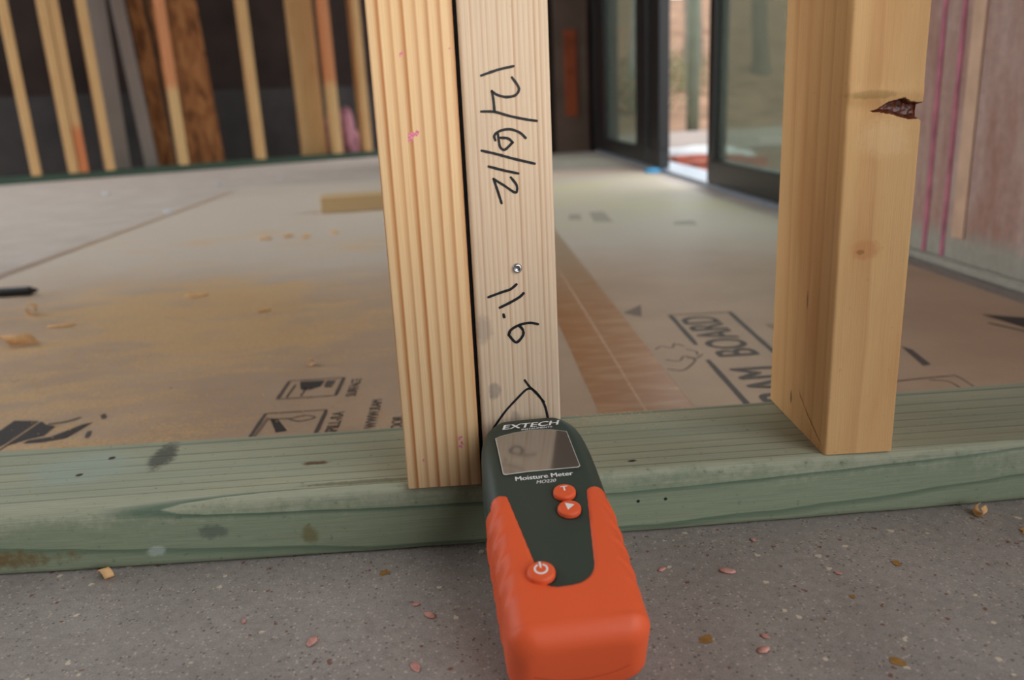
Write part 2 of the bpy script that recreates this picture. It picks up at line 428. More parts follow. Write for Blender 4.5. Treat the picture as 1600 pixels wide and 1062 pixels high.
# oblique back wall behind the studs
P0 = Vector((-2.231, 3.398, 0)); D = Vector((0.88211576, 0.47103269, 0)); NN = Vector((0.47103269, -0.88211576, 0))
ANG = math.atan2(D.y, D.x)
def wall_frame(name):
    o = empty(name, P0); o.rotation_euler = (0, 0, ANG); return o
wb = wall_frame('wall_back'); tag(wb, kind='structure')
box('footing_wall', -3.5, 2.55, 0.52, 0.75, 0, 0.39, M['stem'], wb)
for i in range(3):
    box('sheathing_panel', -3.5, 2.55, 0.58 + 0.004 * (i % 2), 0.6 + 0.004 * (i % 2), 0.39 + i * 0.60, 0.39 + i * 0.60 + 0.594, M['dark_panel'], wb)
tag(box('wall_far', -0.34, 0.56, 3.66, 3.74, -0.02, 2.45, M['dark_panel']), kind='structure')
WF = bpy.data.objects['wall_far']
box('panel', 0.27, 0.43, 3.645, 3.66, 0.0, 2.4, M['brown_panel'], WF, 0.002)
box('panel', -0.33, 0.25, 3.648, 3.66, 0.0, 2.4, M['dark_panel'], WF, 0.002)
box('stained_strip', 0.315, 0.375, 3.638, 3.645, 0.17, 0.56, M['rust'], WF, 0.002)

# right wall: plastic film over framing, near part of the door wall
wr = tag(box('wall_right', 0.44, 0.56, -0.3, 0.80, 0.0, 2.45, M['film']), kind='structure')
box('stripe', 0.4385, 0.44, 0.681, 0.690, 0.012, 2.3, M['magenta'], wr)
box('stripe', 0.4385, 0.44, 0.638, 0.646, 0.012, 2.3, M['magenta'], wr)
box('covered_stud', 0.4375, 0.44, 0.596, 0.622, 0.04, 2.3, M['film_stud'], wr, 0.0008)
box('bottom_lip', 0.428, 0.44, -0.3, 0.80, 0.0, 0.012, M['film'], wr, 0.003)
tag(box('trim_1', 0.44, 0.56, 0.80, 4.2, 2.08, 2.45, M['dark_panel']), kind='structure')

# ------------------------------------------------------------------ sliding door
door = empty('door_1', (0.445, 2.2, 0)); tag(door, kind='structure')
def dbox(name, x0, x1, y0, y1, z0, z1, mat, parent, bev=0.002):
    ox, oy = 0.445, 2.2
    return box(name, x0 - ox, x1 - ox, y0 - oy, y1 - oy, z0, z1, mat, parent, bev)
dbox('track', 0.45, 0.56, 0.82, 3.62, -0.005, 0.012, plain('aluminium_track', (150, 160, 172), 0.35, 0.5, 0.6), door)
dbox('jamb', 0.45, 0.56, 0.80, 0.84, 0.0, 2.08, M['frame'], door)
dbox('jamb', 0.45, 0.56, 3.58, 3.64, 0.0, 2.08, M['frame'], door)
dbox('head', 0.45, 0.56, 0.84, 3.58, 2.04, 2.08, M['frame'], door)
def panel(y0, y1, x0, x1, st_near, st_far):
    p = dbox('bottom_rail', x0, x1, y0, y1, 0.013, 0.072, M['frame'], door)
    dbox('stile', x0, x1, y0, y0 + st_near, 0.072, 1.98, M['frame'], door)
    dbox('stile', x0, x1, y1 - st_far, y1, 0.072, 1.98, M['frame'], door)
    dbox('top_rail', x0, x1, y0, y1, 1.98, 2.04, M['frame'], door)
    dbox('glass_pane', (x0 + x1) / 2 - 0.003, (x0 + x1) / 2 + 0.003, y0 + st_near, y1 - st_far, 0.072, 1.98, M['glass'], door, 0)
panel(0.85, 1.765, 0.452, 0.486, 0.06, 0.055)
panel(2.30, 3.575, 0.452, 0.486, 0.15, 0.24)
dbox('mullion', 0.450, 0.50, 2.48, 2.66, 0.012, 2.04, M['frame'], door)

# ------------------------------------------------------------------ outside
BR = ['red brick in the rubble outside, nearest to the sliding door track', 'red brick in the middle of the rubble outside the door', 'red brick in the rubble outside, far right beside the white plastic sheet',
      'small red brick in the rubble outside, leftmost against the house', 'red brick at the near right side of the rubble outside', 'red brick in the rubble outside, right behind the middle one', 'red brick in the rubble outside, far left in front of the white sheet']
for (x, y, s, a) in ((0.68, 2.72, 0.09, 0.3), (0.80, 3.02, 0.10, 1.1), (1.02, 3.42, 0.09, 2.0), (0.64, 2.98, 0.07, 0.9), (0.86, 2.74, 0.08, 2.9), (1.02, 3.14, 0.09, 0.2), (0.84, 3.38, 0.10, 0.4)):
    b = box('brick', -s, s, -s * 0.5, s * 0.5, 0, s * 0.55, M['brick'], None, 0.004)
    b.location = (x, y, -0.08); b.rotation_euler = (0, 0, a)
    tag(b, BR.pop(0), 'brick', 'red brick rubble outside the door')
def lumpy(name, loc, sx, sy, sz, mat, sub=3, amp=0.25, fr=3.0, seed=0):
    bm = bmesh.new()
    bmesh.ops.create_icosphere(bm, subdivisions=sub, radius=1.0)
    for v in bm.verts:
        k = 1 + amp * mnoise.noise(v.co * fr + Vector((seed * 3.1, seed, 0)))
        v.co = Vector((v.co.x * sx * k, v.co.y * sy * k, max(-0.02 * sz, v.co.z) * sz * k))
    o = bm_obj(name, bm, mat, None, True); o.location = loc
    return o
tag(lumpy('plastic_sheet', (1.02, 3.95, -0.08), 0.32, 0.20, 0.06, M['white_sheet']), 'crumpled white plastic sheet on the ground beyond the brick rubble', 'plastic sheet')
tag(box('patio_slab', 0.9, 3.2, 4.35, 7.0, -0.09, -0.06, M['patio'], None, 0.005), 'pale stone slab on the ground beyond the doorway', 'slab')
bm = bmesh.new()
bmesh.ops.create_cone(bm, cap_ends=True, segments=20, radius1=0.062, radius2=0.058, depth=3.2)
po = bm_obj('porch_post', bm, M['post'], None, True); po.location = (2.0, 7.5, 1.5)
tag(po, 'round grey-green post standing outside beyond the slab', 'post')
# rising bank with leaf litter and trees
vs_, fs_ = [], []
nx, ny = 36, 30
for j in range(ny + 1):
    for i in range(nx + 1):
        x = -4 + 22 * i / nx; y = 9.0 + 16 * j / ny
        z = -0.09 + 3.2 * (j / ny) ** 1.1 + 0.18 * mnoise.noise(Vector((x * 0.9, y * 0.9, 0))) * min(1, j / 3)
        vs_.append((x, y, z))
for j in range(ny):
    for i in range(nx):
        a = j * (nx + 1) + i; fs_.append((a, a + 1, a + nx + 2, a + nx + 1))
tag(py_obj('hillside', vs_, fs_, M['dirt'], None, True), kind='structure')
for k, (x, y, r, mt, lab) in enumerate(((2.55, 12.8, 0.10, 'trunk_w', 'pale straight tree trunk on the bank left of the post'), (3.6, 13.5, 0.16, 'trunk', 'thick brown tree trunk standing up the bank behind the post'),
        (2.1, 14.5, 0.12, 'trunk', 'slim brown tree trunk at the left of the doorway view'), (4.6, 13.0, 0.13, 'trunk', 'brown tree trunk seen through the near glass panel'))):
    bm = bmesh.new()
    prev = None
    for i in range(9):
        z = i * 0.8; rr = r * (1.25 if i == 0 else 1 - i * 0.06)
        off = Vector((0.06 * math.sin(i * 1.1 + k), 0.05 * math.cos(i * 0.9 + k), 0))
        ring = [bm.verts.new((rr * math.cos(t / 12 * math.tau) + off.x, rr * math.sin(t / 12 * math.tau) + off.y, z)) for t in range(12)]
        if prev:
            for t in range(12): bm.faces.new((prev[t], prev[(t + 1) % 12], ring[(t + 1) % 12], ring[t]))
        prev = ring
    bm.faces.new(prev)
    o = bm_obj('tree_trunk', bm, M[mt], None, True)
    o.location = (x, y, -0.09 + 3.2 * max(0, (y - 9) / 16) ** 1.1 - 0.2)
    tag(o, lab, 'tree')
def shrub(x, y, s, lab):
    rnd = random.Random(int(x * 100))
    vs_, fs_ = [], []
    for i in range(900):
        p = Vector((rnd.gauss(0, 0.4), rnd.gauss(0, 0.4), abs(rnd.gauss(0.4, 0.3)))) * s
        a = Vector((rnd.uniform(-1, 1), rnd.uniform(-1, 1), rnd.uniform(-1, 1))).normalized() * 0.06 * s
        b = Vector((rnd.uniform(-1, 1), rnd.uniform(-1, 1), rnd.uniform(-1, 1))).normalized() * 0.04 * s
        k = len(vs_); vs_ += [p, p + a, p + a + b, p + b]; fs_.append((k, k + 1, k + 2, k + 3))
    o = py_obj('shrub', vs_, fs_, M['leaf'])
    o.location = (x, y, -0.1 + 3.2 * max(0, (y - 9) / 16) ** 1.1)
    tag(o, lab, 'shrub')
shrub(2.0, 10.0, 0.7, 'low olive-green shrub on the bank left of the post')
shrub(2.95, 11.6, 0.6, 'olive shrub growing on the bank right of the post')
shrub(5.6, 10.5, 0.9, 'green shrub on the bank seen through the near glass panel')

# ------------------------------------------------------------------ back stud wall
bp = wall_frame('back_sill_plate')
tag(bp, 'dark green treated bottom plate under the row of back wall studs', 'lumber')
box('board', -1.2, 2.2, 0.0, 0.089, 0.0, 0.030, M['treated_back'], bp, 0.002)
def back_stud(s, mat, label, w=0.038, d=0.089, off=0.0, z0=0.030, h=2.38, lean=0.0, rot=0.0, group='studs of the back wall'):
    o = box('wall_stud', -w / 2, w / 2, 0, d, 0, h - z0, mat, None, 0.0025)
    p = P0 + D * s - NN * off
    o.location = (p.x, p.y, z0); o.rotation_euler = (0, lean, ANG + rot)
    return tag(o, label, 'stud', group)
back_stud(0.150, M['bstud'], 'leftmost thin pine stud of the back wall')
back_stud(0.300, M['bstud'], 'second pine stud from the left in the back wall, plain pale face')
back_stud(0.343, M['bstud_low'], 'back wall stud with an orange-stained foot, close beside the second stud')
back_stud(0.455, M['bstud'], 'pale pine back wall stud standing in front of the grey drywall sheets')
back_stud(0.786, M['bstud_top'], 'back wall stud with an orange upper half, in front of the brown strand boards')
back_stud(1.164, M['bstud'], 'lone pale pine stud right of the brown strand boards')
back_stud(1.577, M['bstud_top'], 'back wall stud with an orange upper half beside the wide flat board')
back_stud(1.745, M['bstud'], 'back wall stud just left of the big foreground stud pair')
o = back_stud(1.475, M['bstud'], 'wide flat pine board with brown knots standing behind the back wall studs', w=0.135, d=0.038, off=0.10, z0=0.0, h=2.2, group=None)
o.name = 'flat_board'; o['category'] = 'board'

def leaning(name, s0, s1, off, thick, lean, mat, label, cat, h=1.9, side=0.0):
    o = box(name, 0, s1 - s0, 0, thick, 0, h, mat, None, 0.002)
    p = P0 + D * s0 - NN * off
    o.location = (p.x, p.y, 0.003); o.rotation_euler = (-lean, side, ANG)
    return tag(o, label, cat)
leaning('drywall_sheet', 0.44, 0.56, 0.16, 0.013, 0.11, M['drywall'], 'pale grey drywall sheet leaning behind the back studs, left of the dark gap', 'drywall', side=0.03)
leaning('drywall_sheet', 0.625, 0.685, 0.13, 0.013, 0.11, M['drywall'], 'narrow grey drywall strip leaning beside the brown strand boards', 'drywall', side=-0.03)
leaning('strand_board', 0.70, 0.775, 0.20, 0.012, 0.10, M['osb'], 'narrow brown strand board leaning left of the orange-topped stud', 'board', side=-0.02)
leaning('strand_board', 0.80, 1.03, 0.24, 0.012, 0.10, M['osb'], 'wide brown strand board leaning right of the orange-topped stud', 'board', side=-0.02)
p = P0 + D * 1.665 - NN * 0.26
tag(lumpy('insulation_roll', (p.x, p.y, 0.0), 0.13, 0.10, 0.27, M['insul'], 3, 0.45, 2.0), 'lumpy pink insulation bundle on the floor behind the back wall studs', 'insulation')

# ------------------------------------------------------------------ cardboard floor protection
def sheet(name, x0, x1, y0, y1, mat, label):
    vs_, fs_ = [], []
    nx, ny = 12, 24
    for k, z in ((0, 0.0014), (1, 0.0002)):
        for j in range(ny + 1):
            for i in range(nx + 1):
                vs_.append((x0 + (x1 - x0) * i / nx, y0 + (y1 - y0) * j / ny, z))
    n1 = (nx + 1) * (ny + 1)
    for j in range(ny):
        for i in range(nx):
            a = j * (nx + 1) + i
            fs_.append((a, a + 1, a + nx + 2, a + nx + 1)); fs_.append((n1 + a, n1 + a + nx + 1, n1 + a + nx + 2, n1 + a + 1))
    for i in range(nx):
        fs_.append((i + 1, i, n1 + i, n1 + i + 1)); b = ny * (nx + 1) + i; fs_.append((b, b + 1, n1 + b + 1, n1 + b))
    for j in range(ny):
        a = j * (nx + 1); b = a + nx + 1; fs_.append((a, b, n1 + b, n1 + a)); a += nx; b += nx; fs_.append((b, a, n1 + a, n1 + b))
    return tag(py_obj(name, vs_, fs_, mat), label, 'floor board')
SH_L = sheet('floor_protection_board', -0.962, -0.0602, 0.097, 2.55, M['card_l'], 'left cardboard floor protection sheet covered with drifts of yellow sawdust')
SH_R = sheet('floor_protection_board', -0.0598, 0.400, 0.097, 2.55, M['card_r'], 'right cardboard floor protection sheet with the big printed lettering')
def strip(name, x0, x1, y0, y1, z, mat, parent, label=None, n=60, wob=0.0006):
    vs_, fs_ = [], []
    for j in range(n + 1):
        y = y0 + (y1 - y0) * j / n
        w = wob * mnoise.noise(Vector((y * 11, x0 * 50, 0)))
        vs_ += [(x0 + w, y, z), (x1 + w * 0.6, y, z)]
        if j: fs_.append((2 * j - 2, 2 * j - 1, 2 * j + 1, 2 * j))
    o = py_obj(name, vs_, fs_, mat, parent)
    if label: o['label'] = label
    return o
strip('tape_strip', -0.0955, -0.0600, 0.10, 1.7, 0.0018, M['tape'], SH_L, 'brown packing tape along the seam')
strip('tape_strip', -0.0606, -0.0225, 0.10, 1.7, 0.0019, M['tape'], SH_R, 'brown packing tape along the seam')
strip('tape_edge', -0.0613, -0.0592, 0.10, 1.7, 0.0021, M['dust_line'], SH_R, 'pale dusty edge where the two tapes meet')
strip('tape_strip', -0.968, -0.945, 0.2, 2.4, 0.0018, M['tape_far'], SH_L, 'dusty tape along the left edge')

def poly(name, pts, z, mat, parent):
    return py_obj(name, [(x, y, z) for x, y in pts], [tuple(range(len(pts)))], mat, parent)
def ribbon_mesh(strokes, w, to3, dashes=0.0):
    vs_, fs_ = [], []
    for st in strokes:
        pts = [Vector(p) for p in st]
        # resample with Catmull-Rom
        res = []
        for i in range(len(pts) - 1):
            p0 = pts[max(0, i - 1)]; p1 = pts[i]; p2 = pts[i + 1]; p3 = pts[min(len(pts) - 1, i + 2)]
            for k in range(6):
                t = k / 6
                res.append(0.5 * ((2 * p1) + (p2 - p0) * t + (2 * p0 - 5 * p1 + 4 * p2 - p3) * t * t + (3 * p1 - p0 - 3 * p2 + p3) * t ** 3))
        res.append(pts[-1])
        base = len(vs_)
        nres = len(res)
        for i, p in enumerate(res):
            d = (res[min(nres - 1, i + 1)] - res[max(0, i - 1)])
            if d.length < 1e-9: d = Vector((1, 0))
            d.normalize(); q = Vector((-d.y, d.x))
            ww = w * (1 + 0.25 * mnoise.noise(Vector((p.x * 900, p.y * 900, 3)))) * (0.75 if i in (0, nres - 1) else 1)
            ex = d * w * (-0.5 if i == 0 else 0.5 if i == nres - 1 else 0)
            vs_ += [to3(p + ex + q * ww / 2), to3(p + ex - q * ww / 2)]
            if i: k = base + 2 * i; fs_.append((k - 2, k - 1, k + 1, k))
    return vs_, fs_
def line_print(name, strokes, w, mat, parent, z=0.0017):
    v, f = ribbon_mesh(strokes, w, lambda p: (p.x, p.y, z))
    return py_obj(name, v, f, mat, parent)

def text_mesh(name, body, mat, parent, size=0.01, xs=1.0, bold=0.0, shear=0.0, thick=0.0, loc=(0, 0, 0), rotz=0.0, align='LEFT', spacing=1.0):
    cu = bpy.data.curves.new(name + '_curve', 'FONT')
    cu.body = body; cu.size = size; cu.shear = shear; cu.extrude = thick
    cu.align_x = align; cu.align_y = 'BOTTOM_BASELINE' if False else 'CENTER'; cu.space_character = spacing
    cu.resolution_u = 4
    t = bpy.data.objects.new(name + '_tmp', cu); COL.objects.link(t)
    bpy.context.view_layer.update()
    dg = bpy.context.evaluated_depsgraph_get()
    me = bpy.data.meshes.new_from_object(t.evaluated_get(dg))
    bpy.data.objects.remove(t); bpy.data.curves.remove(cu)
    if bold > 0:      # heavier strokes: the same letters laid down three times, a hair apart
        b_ = bmesh.new(); b_.from_mesh(me)
        src = list(b_.verts) + list(b_.edges) + list(b_.faces)
        for dx, dy, dz in ((1, 0.4, 0.02), (-1, -0.4, 0.04)):
            d_ = bmesh.ops.duplicate(b_, geom=src)
            for v_ in d_['geom']:
                if isinstance(v_, bmesh.types.BMVert): v_.co += Vector((dx * bold, dy * bold, dz * bold))
        b_.to_mesh(me); b_.free()
    me.name = name
    me.transform(Matrix.Translation(loc) @ Matrix.Rotation(rotz, 4, 'Z') @ Matrix.Diagonal((xs, 1, 1, 1)))
    me.materials.clear()
    return link(name, me, mat, parent)

Zp = 0.0017
# big framed lettering on the right sheet
text_mesh('printed_lettering', 'RAM', M['ink'], SH_R, 0.055, 0.80, 0.0012, loc=(0.0535, 0.178, Zp), rotz=math.pi / 2)
text_mesh('printed_lettering', 'BOARD', M['ink'], SH_R, 0.055, 0.80, 0.0012, loc=(0.0555, 0.298, Zp), rotz=math.pi / 2)
line_print('printed_border', [[(0.0285, 0.458), (0.025, 0.345)], [(0.0215, 0.292), (0.018, 0.15)], [(0.094, 0.456), (0.090, 0.38), (0.085, 0.26), (0.083, 0.15)]], 0.0052, M['ink'], SH_R)
line_print('printed_border', [[(0.027, 0.460), (0.095, 0.456)]], 0.003, M['ink_faded'], SH_R)
line_print('scribble', [[(-0.016, 0.337), (-0.008, 0.345), (0.0, 0.338), (0.006, 0.352), (0.012, 0.342)], [(-0.014, 0.302), (-0.004, 0.296), (0.004, 0.309), (0.013, 0.302), (0.022, 0.312)],
                        [(-0.019, 0.276), (-0.008, 0.270), (0.004, 0.284), (0.011, 0.298), (0.006, 0.305)], [(0.012, 0.330), (0.019, 0.322), (0.017, 0.312)]], 0.0022, M['ink_faded'], SH_R)
poly('printed_triangle', [(-0.019, 0.482), (0.008, 0.515), (-0.003, 0.460)], Zp, M['ink_faded'], SH_R)
poly('printed_logo', [(0.334, 0.386), (0.420 - 0.025, 0.345), (0.395, 0.30), (0.345, 0.322)], Zp, M['ink_dark'], SH_R)
line_print('printed_border', [[(0.322, 0.352), (0.343, 0.300), (0.352, 0.262)]], 0.004, M['ink'], SH_R)
poly('printed_arrow', [(0.203, 0.298), (0.207, 0.286), (0.200, 0.243), (0.192, 0.241)], Zp, M['ink'], SH_R)
line_print('printed_box', [[(0.150, 0.208), (0.196, 0.212), (0.203, 0.208), (0.199, 0.165)], [(0.150, 0.178), (0.180, 0.180), (0.186, 0.172)], [(0.178, 0.205), (0.190, 0.198), (0.188, 0.17)]], 0.0022, M['ink_faded'], SH_R)
text_mesh('printed_lettering', 'TEMPORARY', M['ink_faded'], SH_R, 0.014, 0.9, 0.0002, loc=(0.118, 0.33, Zp), rotz=math.pi / 2)
for (x0, x1, y0, y1) in ((0.02, 0.055, 1.27, 1.35), (0.065, 0.11, 1.22, 1.37), (0.20, 0.25, 1.12, 1.16)):
    poly('printed_mark', [(x0, y0), (x1 - 0.01, y0 - 0.02), (x1, y1), (x0 + 0.012, y1)], Zp, M['ink_far'], SH_R)
# pictograms and small lettering on the left sheet
def pict(x0, x1, y0, y1):
    line_print('printed_box', [[(x0, y0), (x0 + 0.0008, y1 - 0.002)], [(x1, y0), (x1 + 0.0005, y1 - 0.002)]], 0.0032, M['ink'], SH_L)
    line_print('printed_box', [[(x0 + 0.001, y1), (x1 - 0.001, y1)], [(x0 + 0.001, y0 - 0.001), (x1 - 0.001, y0 - 0.001)]], 0.0024, M['ink_faded'], SH_L)
pict(-0.357, -0.308, 0.264, 0.311)
line_print('pictogram', [[(-0.350, 0.267), (-0.3485, 0.298)], [(-0.338, 0.268), (-0.337, 0.288)]], 0.002, M['ink'], SH_L)
poly('pictogram', [(-0.346, 0.307), (-0.324, 0.306), (-0.325, 0.290), (-0.333, 0.282), (-0.341, 0.284), (-0.3435, 0.294)], Zp, M['ink_dark'], SH_L)
poly('pictogram', [(-0.322, 0.305), (-0.314, 0.304), (-0.315, 0.286), (-0.322, 0.286)], Zp, M['ink'], SH_L)
pict(-0.360, -0.311, 0.160, 0.229)
line_print('pictogram', [[(-0.357, 0.17), (-0.355, 0.218)], [(-0.354, 0.216), (-0.336, 0.214)], [(-0.336, 0.214), (-0.326, 0.219), (-0.317, 0.213), (-0.327, 0.207), (-0.336, 0.211)]], 0.002, M['ink_faded'], SH_L)
poly('pictogram', [(-0.353, 0.217), (-0.347, 0.216), (-0.334, 0.188), (-0.342, 0.186)], Zp, M['ink_dark'], SH_L)
text_mesh('printed_lettering', 'SURFACE', M['ink'], SH_L, 0.0125, 0.92, 0.0003, loc=(-0.2945, 0.258, Zp), rotz=math.pi / 2)
text_mesh('printed_lettering', 'SPILL-RA', M['ink'], SH_L, 0.0135, 0.92, 0.0003, loc=(-0.2990, 0.175, Zp), rotz=math.pi / 2)
text_mesh('printed_lettering', 'WWW.RAM', M['ink'], SH_L, 0.0125, 0.95, 0.0003, loc=(-0.2705, 0.182, Zp), rotz=math.pi / 2)
text_mesh('printed_lettering', 'FLOOR', M['ink'], SH_L, 0.0125, 0.95, 0.0003, loc=(-0.2500, 0.165, Zp), rotz=math.pi / 2)
poly('printed_logo', [(-0.578, 0.160), (-0.569, 0.222), (-0.5685, 0.252), (-0.546, 0.247), (-0.549, 0.200), (-0.557, 0.16)], Zp, M['ink_dark'], SH_L)
poly('printed_logo', [(-0.544, 0.246), (-0.535, 0.236), (-0.526, 0.232), (-0.526, 0.212), (-0.536, 0.206), (-0.545, 0.196), (-0.552, 0.16), (-0.549, 0.16)], Zp, M['ink_dark'], SH_L)
poly('printed_logo', [(-0.505, 0.232), (-0.498, 0.236), (-0.505, 0.204), (-0.520, 0.198), (-0.535, 0.198), (-0.534, 0.204), (-0.519, 0.209)], Zp, M['ink_dark'], SH_L)
line_print('printed_logo', [[(-0.497, 0.252), (-0.493, 0.244)], [(-0.492, 0.214), (-0.489, 0.203)], [(-0.533, 0.238), (-0.522, 0.241), (-0.515, 0.248)]], 0.004, M['ink'], SH_L)

# ------------------------------------------------------------------ front sill plate (bowed, wane edge)
def bow(x):
    return 0.0040 * min(1.6, ((x + 0.17) / 0.28) ** 2)
def sill():
    x0, x1, nx = -1.3, 0.425, 120
    vs_, fs_ = [], []
    prof = []
    for ix in range(nx + 1):
        x = x0 + (x1 - x0) * ix / nx
        rf = 0.0045 + 0.007 * max(0, min(1, (-0.26 - x) / 0.14)) + 0.0012 * mnoise.noise(Vector((x * 22, 5, 0)))
        rb = 0.003
        pts = []
        def arc(cy, cz, r, a0, a1, n=6):
            for i in range(n + 1):
                a = a0 + (a1 - a0) * i / n
                pts.append((cy + r * math.cos(a), cz + r * math.sin(a)))
        arc(rf, 0.038 - rf, rf, math.pi, math.pi / 2)
        for t in (0.25, 0.5, 0.75): pts.append((rf + (0.089 - rf - rb) * t, 0.038))
        arc(0.089 - rb, 0.038 - rb, rb, math.pi / 2, 0, 3)
        arc(0.089 - rb, rb, rb, 0, -math.pi / 2, 3)
        arc(0.004, 0.004, 0.004, -math.pi / 2, -math.pi, 4)
        for t in (0.33, 0.66): pts.append((0, 0.004 + (0.034 - rf) * t))
        for (y, z) in pts:
            vs_.append((x, y + bow(x) + 0.0004 * mnoise.noise(Vector((x * 30, y * 60, z * 60))), z))
        k = len(pts)
        if ix:
            b = (ix - 1) * k
            for i in range(k): fs_.append((b + i, b + k + i, b + k + (i + 1) % k, b + (i + 1) % k))
    fs_.append(tuple(reversed(range(k)))); fs_.append(tuple(nx * k + i for i in range(k)))
    fs_ = [tuple(reversed(f)) for f in fs_]
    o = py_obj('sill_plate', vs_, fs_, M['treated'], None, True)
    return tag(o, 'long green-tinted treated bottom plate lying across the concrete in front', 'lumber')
SILL = sill()

# ------------------------------------------------------------------ foreground studs
def stud_grid(name, w, d, h, zs, mats, front=30, r=0.0022, notch=None):
    """stud with rounded long edges; local origin at the front left bottom corner, front face at y = 0"""
    ring = []
    def arc(cx, cy, a0, a1, n=4):
        for i in range(n + 1):
            a = a0 + (a1 - a0) * i / n
            ring.append((cx + r * math.cos(a), cy + r * math.sin(a)))
    arc(r, r, math.pi, 1.5 * math.pi)
    for i in range(1, front): ring.append((r + (w - 2 * r) * i / front, 0.0))
    arc(w - r, r, 1.5 * math.pi, 2 * math.pi)
    for y in (0.004, 0.006, 0.008, 0.010, 0.012, 0.015, 0.03, 0.06): ring.append((w, y))
    arc(w - r, d - r, 0, 0.5 * math.pi, 3)
    arc(r, d - r, 0.5 * math.pi, math.pi, 3)
    vs_, fs_, mi = [], [], []
    k = len(ring)
    for iz, z in enumerate(zs):
        for (x, y) in ring:
            if notch:
                y2 = notch(x, y, z)
            else: y2 = y
            vs_.append((x, y2, z))
        if iz:
            b = (iz - 1) * k
            for i in range(k):
                fs_.append((b + i, b + (i + 1) % k, b + k + (i + 1) % k, b + k + i))
    fs_.append(tuple(reversed(range(k)))); fs_.append(tuple((len(zs) - 1) * k + i for i in range(k)))
    me = bpy.data.meshes.new(name)
    me.from_pydata(vs_, [], fs_); me.update()
    return me

YB = bow(-0.2)
S1 = link('wall_stud', stud_grid('wall_stud', 0.0392, 0.089, 2.3, [0.0, 0.002, 0.1, 0.25, 0.6, 1.2, 2.3], M['stud_bold'], 6, 0.0016), M['stud_bold'], None, True)
S1.location = (-0.2278, -0.0026, 0.0381)
S1.rotation_euler = Matrix(((1, 0, 0.0004), (0, 1, -0.0153), (0, 0, 1))).to_euler()
def lean(o, lx, ly, yaw=0.0):
    o.rotation_euler = (-ly, lx, yaw)
lean(S1, 0.001, -0.012, -0.008)
tag(S1, 'left foreground pine stud with bold orange vertical grain and pink chalk marks', 'stud')
S2 = link('wall_stud', stud_grid('wall_stud', 0.0415, 0.089, 2.3, [0.0, 0.002, 0.1, 0.25, 0.6, 1.2, 2.3], M['stud_pale'], 6, 0.0016), M['stud_pale'], None, True)
S2.location = (-0.2278 + 0.0410, -0.0028, 0.0381)
lean(S2, 0.001, -0.012, -0.008)
tag(S2, 'middle foreground pine stud of pale fine grain with handwritten black date and number', 'stud')

# notch (bark pocket) of the right stud, outline in local millimetres (u across, z up from stud foot)
UPPER = [(8.0, 180.9), (15.5, 182.5), (20.5, 185.6), (25, 186.6), (28.3, 187.3), (31, 185.4), (38.5, 184.4)]
LOWER = [(8.0, 180.9), (16.0, 180.6), (23.0, 179.3), (31.6, 176.6), (36.0, 177.0), (38.5, 175.2)]
def pl(tab, u):
    if u <= tab[0][0]: return tab[0][1]
    for (a, b), (c, d) in zip(tab, tab[1:]):
        if u <= c: return b + (d - b) * (u - a) / (c - a)
    return tab[-1][1]
def notch_depth(x, z):
    u, zz = x * 1000, z * 1000
    if u < 8: return -1
    hi, lo = pl(UPPER, u), pl(LOWER, u)
    e = min((hi - zz) / 0.8, (zz - lo) / 2.2)
    if e <= 0: return -1
    return min(1, e) * (1.2 + 6.5 * max(0, (u - 8) / 30)) / 1000
def notch(x, y, z):
    if z < 0.15 or z > 0.21: return y
    # swelling of the grain round the knot
    g = math.exp(-((z - 0.1895) / 0.004) ** 2) * 0.0009 - math.exp(-((z - 0.1815) / 0.006) ** 2) * 0.0008 * max(0, min(1, 1 - abs(x - 0.012) / 0.02))
    if y < 0.003: y -= g
    dpt = notch_depth(min(x, 0.0379), z)
    if dpt > 0:
        rough = 0.0007 * mnoise.noise(Vector((x * 500, z * 500, 1)))
        dd = dpt + rough
        if x > 0.0375:
            return max(y, dd + y * 0.05) if y < 0.03 else y
        if y < 0.003: return y + dd
    return y
zs = [0.0, 0.002, 0.05, 0.10, 0.15] + [0.168 + 0.0005 * i for i in range(57)] + [0.21, 0.25, 0.6, 1.2, 2.3]
me3 = stud_grid('wall_stud', 0.038, 0.089, 2.3, zs, None, 60, 0.0018, notch)
me3.materials.append(M['stud_yellow']); me3.materials.append(M['bark'])
for p in me3.polygons:
    c = p.center
    if 0.16 < c.z < 0.21 and c.y < 0.02 and notch_depth(min(c.x, 0.0378), c.z) > 0.0006: p.material_index = 1
S3 = link('wall_stud', me3, [], None, True)
S3.location = (0.0, 0.0030, 0.0381)
lean(S3, -0.001, -0.0094, -0.027)
tag(S3, 'right foreground stud of yellow wood with a dark bark-pocket knot hole near its edge', 'stud')
for s_ in (S1, S2, S3):
    md = s_.modifiers.new('edges', 'EDGE_SPLIT'); md.split_angle = math.radians(40)
# splinter at the foot of the right stud
v, f = ribbon_mesh([[(0.040, 0.022), (0.022, 0.012), (0.003, 0.004)]], 0.0009, lambda q: (-0.0006, q.x, q.y))
py_obj('splinter', v, f, M['shaving'], S3)

box('sealant_bead', -0.00165, -0.0001, 0.0018, 0.085, 0.0, 2.28, M['sealant'], S2)['label'] = 'black sealant line in the joint between the two studs'
